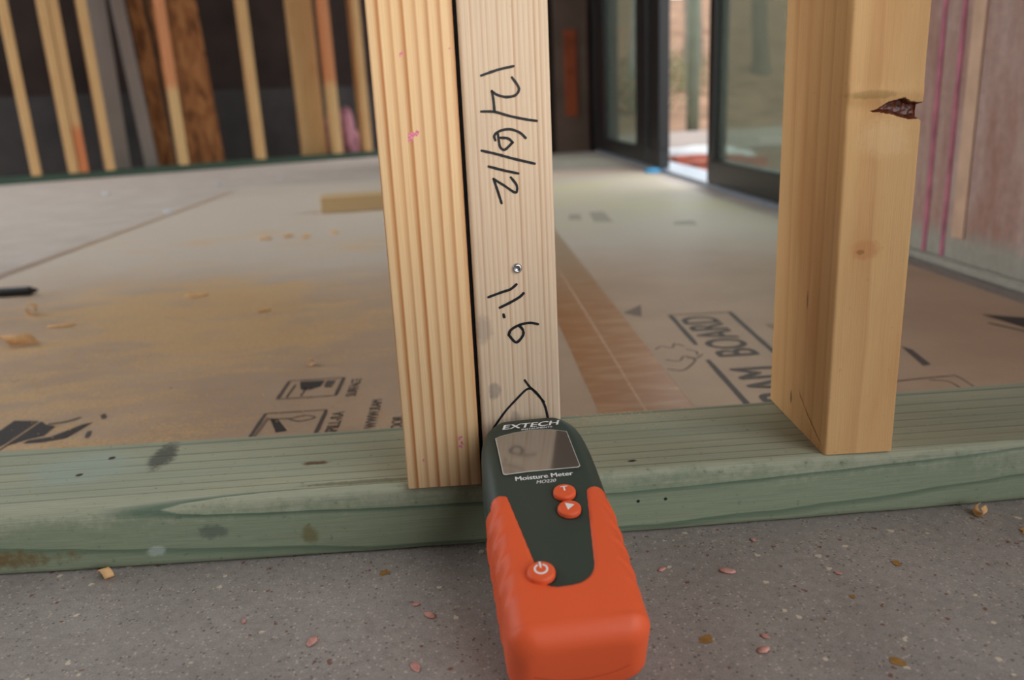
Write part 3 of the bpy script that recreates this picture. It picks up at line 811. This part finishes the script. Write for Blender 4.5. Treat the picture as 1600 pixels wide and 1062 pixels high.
# handwriting on the middle stud (mm measured from the left stud's foot)
HW = [[(50.7, 206.6), (58.6, 208.8), (65.6, 210.0)],
 [(64.8, 205.0), (67.1, 201.7), (67.7, 199.4), (65.8, 197.1), (61.5, 196.6), (57.4, 197.8), (55.2, 199.4)], [(55.2, 199.4), (55.7, 195.2), (55.9, 190.4)],
 [(49.8, 190.6), (55.9, 190.2), (62.5, 188.1), (69.6, 186.3), (75.4, 185.2)],
 [(69.9, 177.7), (67.2, 180.3), (62.6, 182.0), (57.9, 181.4), (55.3, 179.5), (55.6, 177.4)], [(57.0, 180.2), (57.3, 176.5), (57.9, 173.8), (60.0, 172.8), (63.7, 175.9)], [(63.7, 175.9), (61.7, 177.8), (58.1, 178.3)],
 [(49.0, 172.8), (55.9, 170.9), (63.7, 168.4), (73.7, 165.6)], [(51.9, 165.3), (59.1, 163.1), (65.7, 161.4)],
 [(62.2, 159.6), (64.5, 156.4), (64.9, 153.9), (63.7, 152.5), (58.8, 156.0), (53.9, 159.3)], [(53.9, 159.3), (55.4, 154.1), (57.1, 147.8)]]
HW2 = [[(48.4, 101.7), (55.4, 103.9), (59.3, 105.0), (62.4, 107.3)], [(53.8, 96.0), (59.4, 98.5), (63.7, 100.8), (65.8, 102.6)], [(55.4, 92.2), (55.6, 91.0)],
 [(72.3, 86.3), (68.3, 87.2), (63.1, 86.4), (58.7, 84.1), (57.5, 81.5)], [(57.5, 81.5), (61.0, 77.4), (64.5, 80.6), (64.7, 83.7), (63.0, 86.0)]]
ARROW = [[(46.5, 30.5), (48.8, 33.8), (54.0, 40.7), (59.5, 46.4), (65.0, 51.6), (68.1, 52.0)], [(68.1, 52.0), (71.0, 48.8), (74.3, 42.6), (75.7, 35.4), (76.2, 30)], [(64.6, 56.8), (66.8, 53.3), (70.6, 48.9), (74.0, 44.4)]]
to_s2 = lambda q: ((q.x - 41.0) / 1000, -0.0002, q.y / 1000)
for nm, st, w in (('handwritten_date', HW, 1.25), ('handwritten_number', HW2, 1.4), ('arrow_mark', ARROW, 1.15)):
    v, f = ribbon_mesh(st, w, to_s2)
    o = py_obj(nm, v, f, M['marker'], S2)
S2_kids = True
# screw in the middle stud
def lathe(prof, seg, axis='Z'):
    vs_, fs_ = [], []
    for (r, z) in prof:
        for i in range(seg):
            a = i / seg * math.tau; vs_.append((r * math.cos(a), r * math.sin(a), z))
    for j in range(len(prof) - 1):
        for i in range(seg):
            fs_.append((j * seg + i, j * seg + (i + 1) % seg, (j + 1) * seg + (i + 1) % seg, (j + 1) * seg + i))
    fs_.append(tuple((len(prof) - 1) * seg + i for i in range(seg)))
    return vs_, fs_
v, f = lathe([(0.0025, 0.0), (0.0025, 0.0006), (0.0021, 0.0013), (0.0013, 0.0017), (0.0011, 0.0011), (0.0004, 0.0009)], 20)
v = [(x + 0.0222, -z, y + 0.1155) for x, y, z in v]
py_obj('screw', v, [tuple(reversed(q)) for q in f], M['steel'], S2, True)['label'] = 'shiny zinc screw head'
# pink chalk marks on the left stud (image measured, mm)
for (u, z, r) in ((14.5, 217.5, 1.3), (16.5, 181, 2.0), (19, 182.5, 1.4), (15.5, 179.0, 0.8), (29.5, 27.5, 1.7), (30.3, 24.0, 1.3), (29.0, 22.5, 1.2), (9.5, 16, 0.8), (37, 219, 0.5)):
    o = blob('chalk_mark', 0, 0, 0, r / 1000, M['pink'], S1, 0.7, random.random() * 3, 12, 0.5)
    o.rotation_euler = (math.pi / 2, 0, 0); o.location = (u / 1000, -0.00015, z / 1000)

# ------------------------------------------------------------------ moisture meter
A0 = Vector((-0.1540, -0.1285, 0.034))
V = Vector((-0.07045201, 0.94870032, 0.30822753)); U = Vector((0.99725396, 0.07405768, 0.0)); Nn = Vector((0.02282662, -0.30738113, 0.95131267))
MS = 0.985
A = CAM + (A0 + U * 0.0012 - CAM) * MS
meter = empty('moisture_meter')
mm = Matrix((U, V, Nn)).transposed().to_4x4(); mm.translation = A
meter.matrix_world = mm @ Matrix.Scale(MS / 1000, 4)      # parts below are modelled in millimetres
tag(meter, 'green and orange handheld moisture meter leaning on the sill against the middle stud', 'meter')
TH = 37.5
def tabl(tab, x):
    if x <= tab[0][0]: return tab[0][1]
    for (a, b), (c, d) in zip(tab, tab[1:]):
        if x <= c:
            return b + (d - b) * (x - a) / (c - a)
    return tab[-1][1]
WT = [(-3, 28.2), (20, 28.4), (60, 28.6), (80, 28.6), (95, 28.3), (104, 27.9), (112, 27.2), (118, 26.3), (123, 25.2), (127, 23.6), (130, 21.4), (132, 18.8), (133.5, 15.4), (134.6, 11.2), (135.3, 6.5), (135.6, 2.5)]
TT = [(-3, 0), (118, 0), (124, -0.3), (129, -1.0), (132, -2.0), (134, -3.8), (135.2, -6.0), (135.6, -8)]
BT = [(-3, -TH), (70, -TH), (90, -35), (105, -31), (118, -26), (128, -20), (133, -15.5), (135.0, -12), (135.6, -10)]
VB, RB = -3.0, 8.5
vl = []
for i in range(15): vl.append(VB + RB * (1 - math.cos(i / 14 * math.pi / 2)))
v = vl[-1]
while v < 118: v += 0.9; vl.append(v)
for x in (120, 122, 124, 126, 127.5, 129, 130, 131, 132, 132.8, 133.5, 134.1, 134.6, 135.0, 135.3, 135.6):
    if x > vl[-1] + 0.2: vl.append(x)
def ring_at(v):
    w, t, b = tabl(WT, v), tabl(TT, v), tabl(BT, v)
    ins = 0.0
    if v < VB + RB:
        d = RB - (v - VB); ins = RB - math.sqrt(max(0, RB * RB - d * d))
    w -= ins; t -= ins; b += ins
    rt_ = max(0.5, min(8.5 - ins * 0.3, w * 0.85, (t - b) * 0.48)); rb_ = max(0.5, min(9.0 - ins * 0.3, w * 0.85, (t - b) * 0.48))
    pts = []   # (u, n, a) going from top centre to the right, round, and back
    half = []
    NT, NA, NS, NB = 24, 12, 8, 10
    s = 0.0
    for i in range(NT + 1): half.append(((w - rt_) * i / NT, t))
    for i in range(1, NA + 1):
        q = i / NA * math.pi / 2; half.append((w - rt_ + rt_ * math.sin(q), t - rt_ + rt_ * math.cos(q)))
    for i in range(1, NS + 1): half.append((w, (t - rt_) + ((b + rb_) - (t - rt_)) * i / NS))
    for i in range(1, NA + 1):
        q = i / NA * math.pi / 2; half.append((w - rb_ + rb_ * math.cos(q), b + rb_ - rb_ * math.sin(q)))
    for i in range(1, NB + 1): half.append(((w - rb_) * (1 - i / NB), b))
    acc = [0.0]
    for p_, q_ in zip(half, half[1:]): acc.append(acc[-1] + math.hypot(q_[0] - p_[0], q_[1] - p_[1]))
    right = [(p[0], p[1] - (0.7 * (p[0] / 20) ** 2 if p[1] > t - 1e-6 and v > 5 else 0.7 * ((w - rt_) / 20) ** 2 * max(0, (p[1] - b) / (t - b)) if v > 5 else 0), a) for p, a in zip(half, acc)]
    left = [(-p, q2, -a) for p, q2, a in right[1:-1]]
    return right + list(reversed(left))
rings = [ring_at(v) for v in vl]
K = len(rings[0])
P = [[Vector((r[0], vl[i], r[1])) for r in rg] for i, rg in enumerate(rings)]
fs_ = []
for i in range(len(vl) - 1):
    for j in range(K):
        fs_.append((i * K + j, (i + 1) * K + j, (i + 1) * K + (j + 1) % K, i * K + (j + 1) % K))
fs_.append(tuple(range(K))); fs_.append(tuple(reversed([(len(vl) - 1) * K + j for j in range(K)])))
body_verts = [p for rg in P for p in rg]
body = py_obj('body', body_verts, fs_, M['green'], meter, True)
body['label'] = 'dark green plastic housing'
bn = [v_.normal.copy() for v_ in body.data.vertices]
outward = bn[(len(vl) // 2) * K].z
if outward < 0:
    body.data.flip_normals(); bn = [-q for q in bn]
def orange_sdf(a, v):
    aL = -12.9 - (v - 35.4) * 0.1495; aR = 12.4 + (v - 36) * 0.144
    dx1, dx2, dy = a - aL, aR - a, v - 21.7
    r = 10.0 if dx2 < dx1 else 5.0
    dx = min(dx1, dx2)
    ins = r - math.hypot(r - dx, r - dy) if (dx < r and dy < r) else min(dx, dy)
    q = (abs(a) - 23.0) / 5.6
    vt = 77.6 - (1 - math.sqrt(max(0, 1 - q * q))) * 5.6 if abs(q) < 1 else 72.0
    if abs(a) > 23: vt = max(vt, 72.0)
    return min(-ins, vt - v)
def sm(x, a, b):
    t = max(0.0, min(1.0, (x - a) / (b - a))); return t * t * (3 - 2 * t)
def off_at(a, v, s):
    h = -0.25 + 1.05 * math.sqrt(max(0.0, min(1.0, s / 1.3)))
    if 14 < v < 78 and abs(a) > 17:
        ph = (v + 0.75 * (abs(a) - 21)) / 11.2
        fr = ph - math.floor(ph)
        saw = (1 - fr) if fr > 0.12 else fr / 0.12 * 0.88
        h += 1.15 * (saw ** 1.4 - 0.35) * sm(abs(a), 19, 27) * sm(v, 14, 24) * sm(s, 0.2, 2.0)
    return h
gv, gkey, gf = [], {}, []
def gvert(key, p, n_, a, v, s):
    if key not in gkey:
        gkey[key] = len(gv); gv.append(p + n_ * off_at(a, v, s))
    return gkey[key]
SD = [[orange_sdf(rings[i][j][2], vl[i]) for j in range(K)] for i in range(len(vl))]
for i in range(len(vl) - 1):
    if vl[i] > 80: break
    for j in range(K):
        c4 = [(i, j), (i + 1, j), (i + 1, (j + 1) % K), (i, (j + 1) % K)]
        sd = [SD[x][y] for x, y in c4]
        if max(sd) <= 0: continue
        polyi = []
        for e in range(4):
            (x, y), (x2, y2) = c4[e], c4[(e + 1) % 4]; s1_, s2_ = sd[e], sd[(e + 1) % 4]
            if s1_ > 0: polyi.append(gvert((x, y), P[x][y], bn[x * K + y], rings[x][y][2], vl[x], s1_))
            if (s1_ > 0) != (s2_ > 0):
                t = s1_ / (s1_ - s2_)
                ka, kb = (x, y), (x2, y2)
                key = (ka, kb) if ka < kb else (kb, ka)
                polyi.append(gvert(key, P[x][y].lerp(P[x2][y2], t), bn[x * K + y].lerp(bn[x2 * K + y2], t).normalized(), rings[x][y][2] * (1 - t) + rings[x2][y2][2] * t, vl[x] * (1 - t) + vl[x2] * t, 0.0))
        if len(polyi) >= 3: gf.append(tuple(polyi))
cap = tuple(gvert((0, j), P[0][j], bn[j], rings[0][j][2], vl[0], SD[0][j]) for j in range(K))
gf.append(tuple(reversed(cap)))
grip = py_obj('rubber_grip', gv, [tuple(q) for q in gf], M['orange'], meter, True)
bm = bmesh.new(); bm.from_mesh(grip.data); bmesh.ops.recalc_face_normals(bm, faces=bm.faces); bm.to_mesh(grip.data); bm.free()
grip['label'] = 'orange rubber grip with ridged sides'
# curved seam of the battery cover on the foot
sv, sf = ribbon_mesh([[(-19.5, -21.5), (-10, -25.5), (1, -26.8), (12, -25.0), (19.5, -21.5)]], 0.45, lambda q: (q.x, -3.84, q.y))
py_obj('cover_seam', sv, sf, M['orange_dark'], meter)
# display lens with thin bright rim
LO = [(-18.6, 90.9), (-19.0, 116.6), (-16.0, 117.9), (-9.4, 119.5), (0.0, 120.5), (9.5, 119.3), (17.0, 116.8), (18.3, 91.2), (17.2, 90.3), (5.5, 90.5), (-7.0, 90.7), (-17.6, 90.2)]
def n_top(u): return -0.7 * (u / 20) ** 2
def plate(name, outline, z0, z1, mat, parent):
    k = len(outline)
    vs_ = [(u, v_, z0) for u, v_ in outline] + [(u, v_, z1) for u, v_ in outline]
    fs_ = [tuple(range(k, 2 * k))] + [(i, (i + 1) % k, k + (i + 1) % k, k + i) for i in range(k)]
    area = sum(outline[i][0] * outline[(i + 1) % k][1] - outline[(i + 1) % k][0] * outline[i][1] for i in range(k))
    if area < 0: fs_ = [tuple(reversed(q)) for q in fs_]
    return py_obj(name, vs_, fs_, mat, parent)
cx_, cy_ = 0.0, 104.0
lens = plate('display_lens', LO, -1.0, 0.35, M['lens'], meter)
big = [(cx_ + (u - cx_) * 1.022, cy_ + (v_ - cy_) * 1.028) for u, v_ in LO]
k = len(LO)
vs_ = [(u, v_, 0.25) for u, v_ in big] + [(u, v_, 0.40) for u, v_ in LO]
fs_ = [(i, (i + 1) % k, k + (i + 1) % k, k + i) for i in range(k)]
py_obj('lens_edge', vs_, fs_, M['lensrim'], lens)
def label(name, body, size, xs, bold, shear, u, v_, h=0.12, rot=0.0, mat=None, parent=None, align='CENTER', sp=1.0):
    return text_mesh(name, body, mat or M['white_ink'], parent or meter, size, xs, bold, shear, 0.0, (u, v_, h), rot, align, sp)
label('brand_lettering', 'EXTECH', 4.9, 1.62, 0.13, 0.25, -0.5, 124.6, 0.25)
label('brand_lettering', 'INSTRUMENTS', 1.7, 1.45, 0.02, 0.2, 2.5, 121.75, 0.25)
label('lettering', 'Moisture Meter', 3.9, 1.12, 0.10, 0.0, 0.1, 86.5, 0.1)
label('lettering', 'MO220', 2.9, 1.05, 0.04, 0.3, 0.3, 82.9, 0.1)
def button(name, u, v_, ru, rv, h, lab):
    prof = [(1.0, -1.5), (1.0, h * 0.55), (0.97, h * 0.75), (0.88, h * 0.93), (0.72, h), (0.35, h * 1.04), (0.02, h * 1.05)]
    vv, ff = lathe(prof, 36)
    b = py_obj(name, [(x * ru, y * rv, z) for x, y, z in vv], ff, M['orange'], meter, True)
    b.location = (u, v_, 0); b['label'] = lab
    # recess ring in the housing
    vr, fr = lathe([(1.13, 0.06), (1.0, 0.1)], 36)
    py_obj('button_ring', [(x * ru, y * rv, z) for x, y, z in vr], fr[:-1], M['black'], b)
    return b
bT = button('button', 7.4, 73.3, 5.3, 4.7, 2.6, 'orange button marked T')
label('button_symbol', 'T', 4.4, 1.25, 0.08, 0, 0, 0.8, 2.80, parent=bT)
bA = button('button', 7.5, 62.6, 5.4, 4.8, 2.6, 'orange button marked with a white triangle')
plate('button_symbol', [(-1.6, 2.6), (2.4, 1.0), (-1.0, -1.8)], 2.6, 2.80, M['white_ink'], bA)
bP = button('power_button', -11.4, 28.4, 6.0, 5.4, 3.0, 'orange power button with white power symbol')
arc = [(2.6 * math.sin(t), 0.6 + 2.4 * math.cos(t)) for t in [0.55 + (math.tau - 1.1) * i / 16 for i in range(17)]]
v_, f_ = ribbon_mesh([arc, [(0, 4.2), (0, 1.4)]], 0.85, lambda q: (q.x, q.y, 3.24 - 0.012 * (q.x ** 2 + q.y ** 2)))
py_obj('button_symbol', v_, f_, M['white_ink'], bP)

# ------------------------------------------------------------------ loose things on the floor
off = box('wood_offcut', 0, 0.30, 0, 0.089, 0, 0.038, M['offcut'], None, 0.002)
off.location = (-0.537, 1.615, 0.0016); off.rotation_euler = (0, 0, 0.12)
tag(off, 'short lumber offcut lying on the cardboard left of the stud pair', 'wood block')
bm = bmesh.new()
for (r0, r1, a0, a1) in ((0.0055, 0.0055, 0.0, 0.10), (0.0065, 0.0065, 0.10, 0.145), (0.0055, 0.002, 0.145, 0.155)):
    rr = bmesh.ops.create_cone(bm, cap_ends=True, segments=14, radius1=r0, radius2=r1, depth=a1 - a0)
    for vv in rr['verts']: vv.co.z += (a0 + a1) / 2
st = bm_obj('marker_pen', bm, M['black'], None)
st.rotation_euler = (0, math.pi / 2, 0.02); st.location = (-0.965, 0.79, 0.0082)
tag(st, 'slim black pen-like stick lying on the cardboard at the left edge', 'pen')
def shaving(name, x, y, z, r, turns, width, label_, group=None, mat='shaving', seed=0):
    vs_, fs_ = [], []
    n = 22
    for i in range(n + 1):
        t = i / n; a = t * turns * math.tau + seed
        rr = r * (0.6 + 0.4 * t)
        vs_ += [(-width / 2 + t * width * 0.6, rr * math.cos(a), r + rr * math.sin(a)), (width / 2 + t * width * 0.6, rr * math.cos(a), r + rr * math.sin(a))]
        if i: fs_.append((2 * i - 2, 2 * i - 1, 2 * i + 1, 2 * i))
    o = py_obj(name, vs_, fs_, M[mat], None, True)
    md = o.modifiers.new('thick', 'SOLIDIFY'); md.thickness = 0.0004
    o.location = (x, y, z); o.rotation_euler = (0, 0, seed * 1.7)
    return tag(o, label_, 'wood shaving', group)
shaving('wood_shaving', -0.391, -0.0065, 0.0003, 0.0033, 0.8, 0.005, 'curled wood shaving on the concrete at the left foot of the sill', seed=0.4)
shaving('wood_shaving', 0.087, -0.0062, 0.0003, 0.0035, 0.8, 0.006, 'curled wood shaving on the concrete at the right foot of the sill', seed=2.2)
shaving('wood_shaving', -0.345, 0.353, 0.0018, 0.0042, 0.7, 0.006, 'single pale wood curl on the cardboard above the printed pictograms', seed=1.0)
shaving('wood_shaving', -0.753, 0.659, 0.0018, 0.008, 0.8, 0.012, 'pale wood curl on the sawdust below the black pen', seed=2.9)
shaving('wood_shaving', -0.700, 0.500, 0.0018, 0.007, 0.6, 0.03, 'long pale wood shaving at the left edge of the sawdust', seed=0.1)
def flake(name, x, y, z, s, ang, mat, label_, cat, group=None, h=0.35, asp=0.6):
    bm = bmesh.new()
    bmesh.ops.create_icosphere(bm, subdivisions=2, radius=1.0)
    sd = random.random() * 50
    for vv in bm.verts:
        k_ = 1 + 0.45 * mnoise.noise(vv.co * 2.2 + Vector((sd, 0, 0)))
        vv.co = Vector((vv.co.x * s * k_, vv.co.y * s * asp * k_, max(-0.25, vv.co.z) * s * h * k_ + s * h * 0.26))
    o = bm_obj(name, bm, M[mat], None, True)
    o.location = (x, y, z); o.rotation_euler = (0, 0, ang)
    return tag(o, label_, cat, group)
flake('wood_chip', -0.562, 0.718, 0.0016, 0.017, 0.1, 'shaving', 'flat brown wood chip in the middle of the sawdust', 'wood chip', h=0.15, asp=0.4)
flake('wood_chip', -0.682, 0.584, 0.0016, 0.016, 0.2, 'shaving', 'pale flat wood chip on the sawdust below the curl near the pen', 'wood chip', h=0.15, asp=0.4)
flake('wood_chip', -0.445, 0.60, 0.0016, 0.009, 0.6, 'shaving', 'small tan wood chip left of the stud pair on the sawdust', 'wood chip', h=0.3)
for i, (dx, dy) in enumerate(((0, 0), (0.04, 0.02), (0.08, 0.0), (0.13, 0.03))):
    flake('wood_chip', -0.585 + dx, 1.232 + dy, 0.0016, 0.014, i * 0.7, 'shaving', ('leftmost', 'second from left', 'third from left', 'rightmost')[i] + ' of four brown chips in front of the lumber offcut', 'wood chip', 'chips in front of the offcut', h=0.3)
CR = ['white plaster crumb nearest the taped left edge of the cardboard', 'white plaster crumb at the left end of the dusty floor', 'white plaster crumb close to the back sill plate, left one', 'large white plaster crumb close to the back sill plate, middle one', 'small white plaster crumb close to the back sill plate, right one']
for (x, y, s) in ((-0.98, 1.85, 0.018), (-1.25, 1.5, 0.016), (-1.45, 2.6, 0.02), (-1.1, 2.75, 0.022), (-0.9, 2.9, 0.015)):
    flake('plaster_crumb', x, y, 0.0003, s, random.random() * 3, 'white_sheet', CR.pop(0), 'crumb', 'white crumbs on the far floor', h=0.4)
PK = [(-0.217, -0.062, .0042, 'pink fleck on the concrete left of the meter, nearest to it'), (-0.270, -0.075, .0045, 'large pink fleck on the concrete farther left of the meter'),
      (-0.068, -0.044, .0048, 'pink double fleck on the concrete right of the meter'), (-0.100, -0.038, .003, 'small pink fleck beside the orange grip on its right'),
      (-0.072, -0.106, .004, 'pale pink crumb on the concrete low right of the meter foot'), (-0.068, -0.097, .0026, 'tiny pink crumb above the pale one right of the meter foot'),
      (-0.015, -0.053, .0026, 'small pink fleck on the concrete below the right stud'), (-0.045, -0.016, .0026, 'pink fleck close to the sill between meter and right stud'),
      (-0.306, -0.055, .0022, 'tiny pink fleck at the left of the concrete'), (-0.224, -0.052, .0025, 'tiny pink fleck on the concrete just above the nearest left fleck'), (-0.222, -0.099, .0042, 'pink sliver on the concrete at the bottom edge beside the meter foot')]
for (x, y, s, lb) in PK:
    flake('insulation_fleck', x, y, 0.0003, s * 0.85, random.random() * 3, 'pinkfleck', lb, 'fleck', h=0.28, asp=0.55)
flake('wood_chip', 0.101, -0.027, 0.0003, 0.006, 0.3, 'shaving', 'tan wood chip on the concrete at the far right edge', 'wood chip', h=0.2, asp=0.5)
flake('blue_scrap', 0.425, 2.28, 0.0003, 0.03, 0.2, 'blue', 'scrap of blue tape on the floor at the foot of the door stile', 'tape scrap', h=0.4)
# sawdust grains
def sawdust():
    rnd = random.Random(3)
    vs_, fs_ = [], []
    def grain(x, y, z, s):
        k = len(vs_)
        for i in range(4):
            vs_.append((x + rnd.uniform(-s, s), y + rnd.uniform(-s, s), z + (rnd.uniform(0.0, s) if i else s * 0.8)))
        fs_.extend([(k, k + 1, k + 2), (k, k + 2, k + 3), (k, k + 3, k + 1), (k + 1, k + 3, k + 2)])
    tries = 0
    while len(fs_) < 4 * 9000 and tries < 200000:
        tries += 1
        x = rnd.uniform(-0.95, -0.12); y = rnd.uniform(0.10, 1.5)
        d = ((x + 0.60) / 0.34) ** 2 + ((y - 0.42) / 0.42) ** 2
        dens = math.exp(-d) * (0.5 + 0.9 * mnoise.noise(Vector((x * 6, y * 9, 2)))) * 1.3
        if rnd.random() < dens: grain(x, y, 0.0018, rnd.uniform(0.0004, 0.0013))
    return tag(py_obj('sawdust', vs_, fs_, M['dust']), 'loose yellow sawdust grains strewn over the left cardboard sheet', 'sawdust', None, 'stuff')
sawdust()
def sill_dust():
    rnd = random.Random(5)
    vs_, fs_ = [], []
    for i in range(420):
        x = rnd.gauss(-0.105, 0.025) if i < 300 else rnd.uniform(-0.5, 0.12)
        y = (0.088 - abs(rnd.gauss(0, 0.014))) if i < 300 else rnd.uniform(0.01, 0.085)
        if -0.23 < x < -0.143 and y < 0.092: continue
        if -0.005 < x < 0.045: continue
        s = rnd.uniform(0.0003, 0.0008); k = len(vs_); y += bow(x)
        y = min(y, 0.086 + bow(x))
        for q in range(4): vs_.append((x + rnd.uniform(-s, s), y + rnd.uniform(-s, s), 0.0383 + (rnd.uniform(0, s) if q else s * 0.8)))
        fs_.extend([(k, k + 1, k + 2), (k, k + 2, k + 3), (k, k + 3, k + 1), (k + 1, k + 3, k + 2)])
    return tag(py_obj('sawdust', vs_, fs_, M['dust']), 'thin sawdust sprinkled on top of the green sill plate', 'sawdust', None, 'stuff')
sill_dust()
bpy.context.view_layer.update()
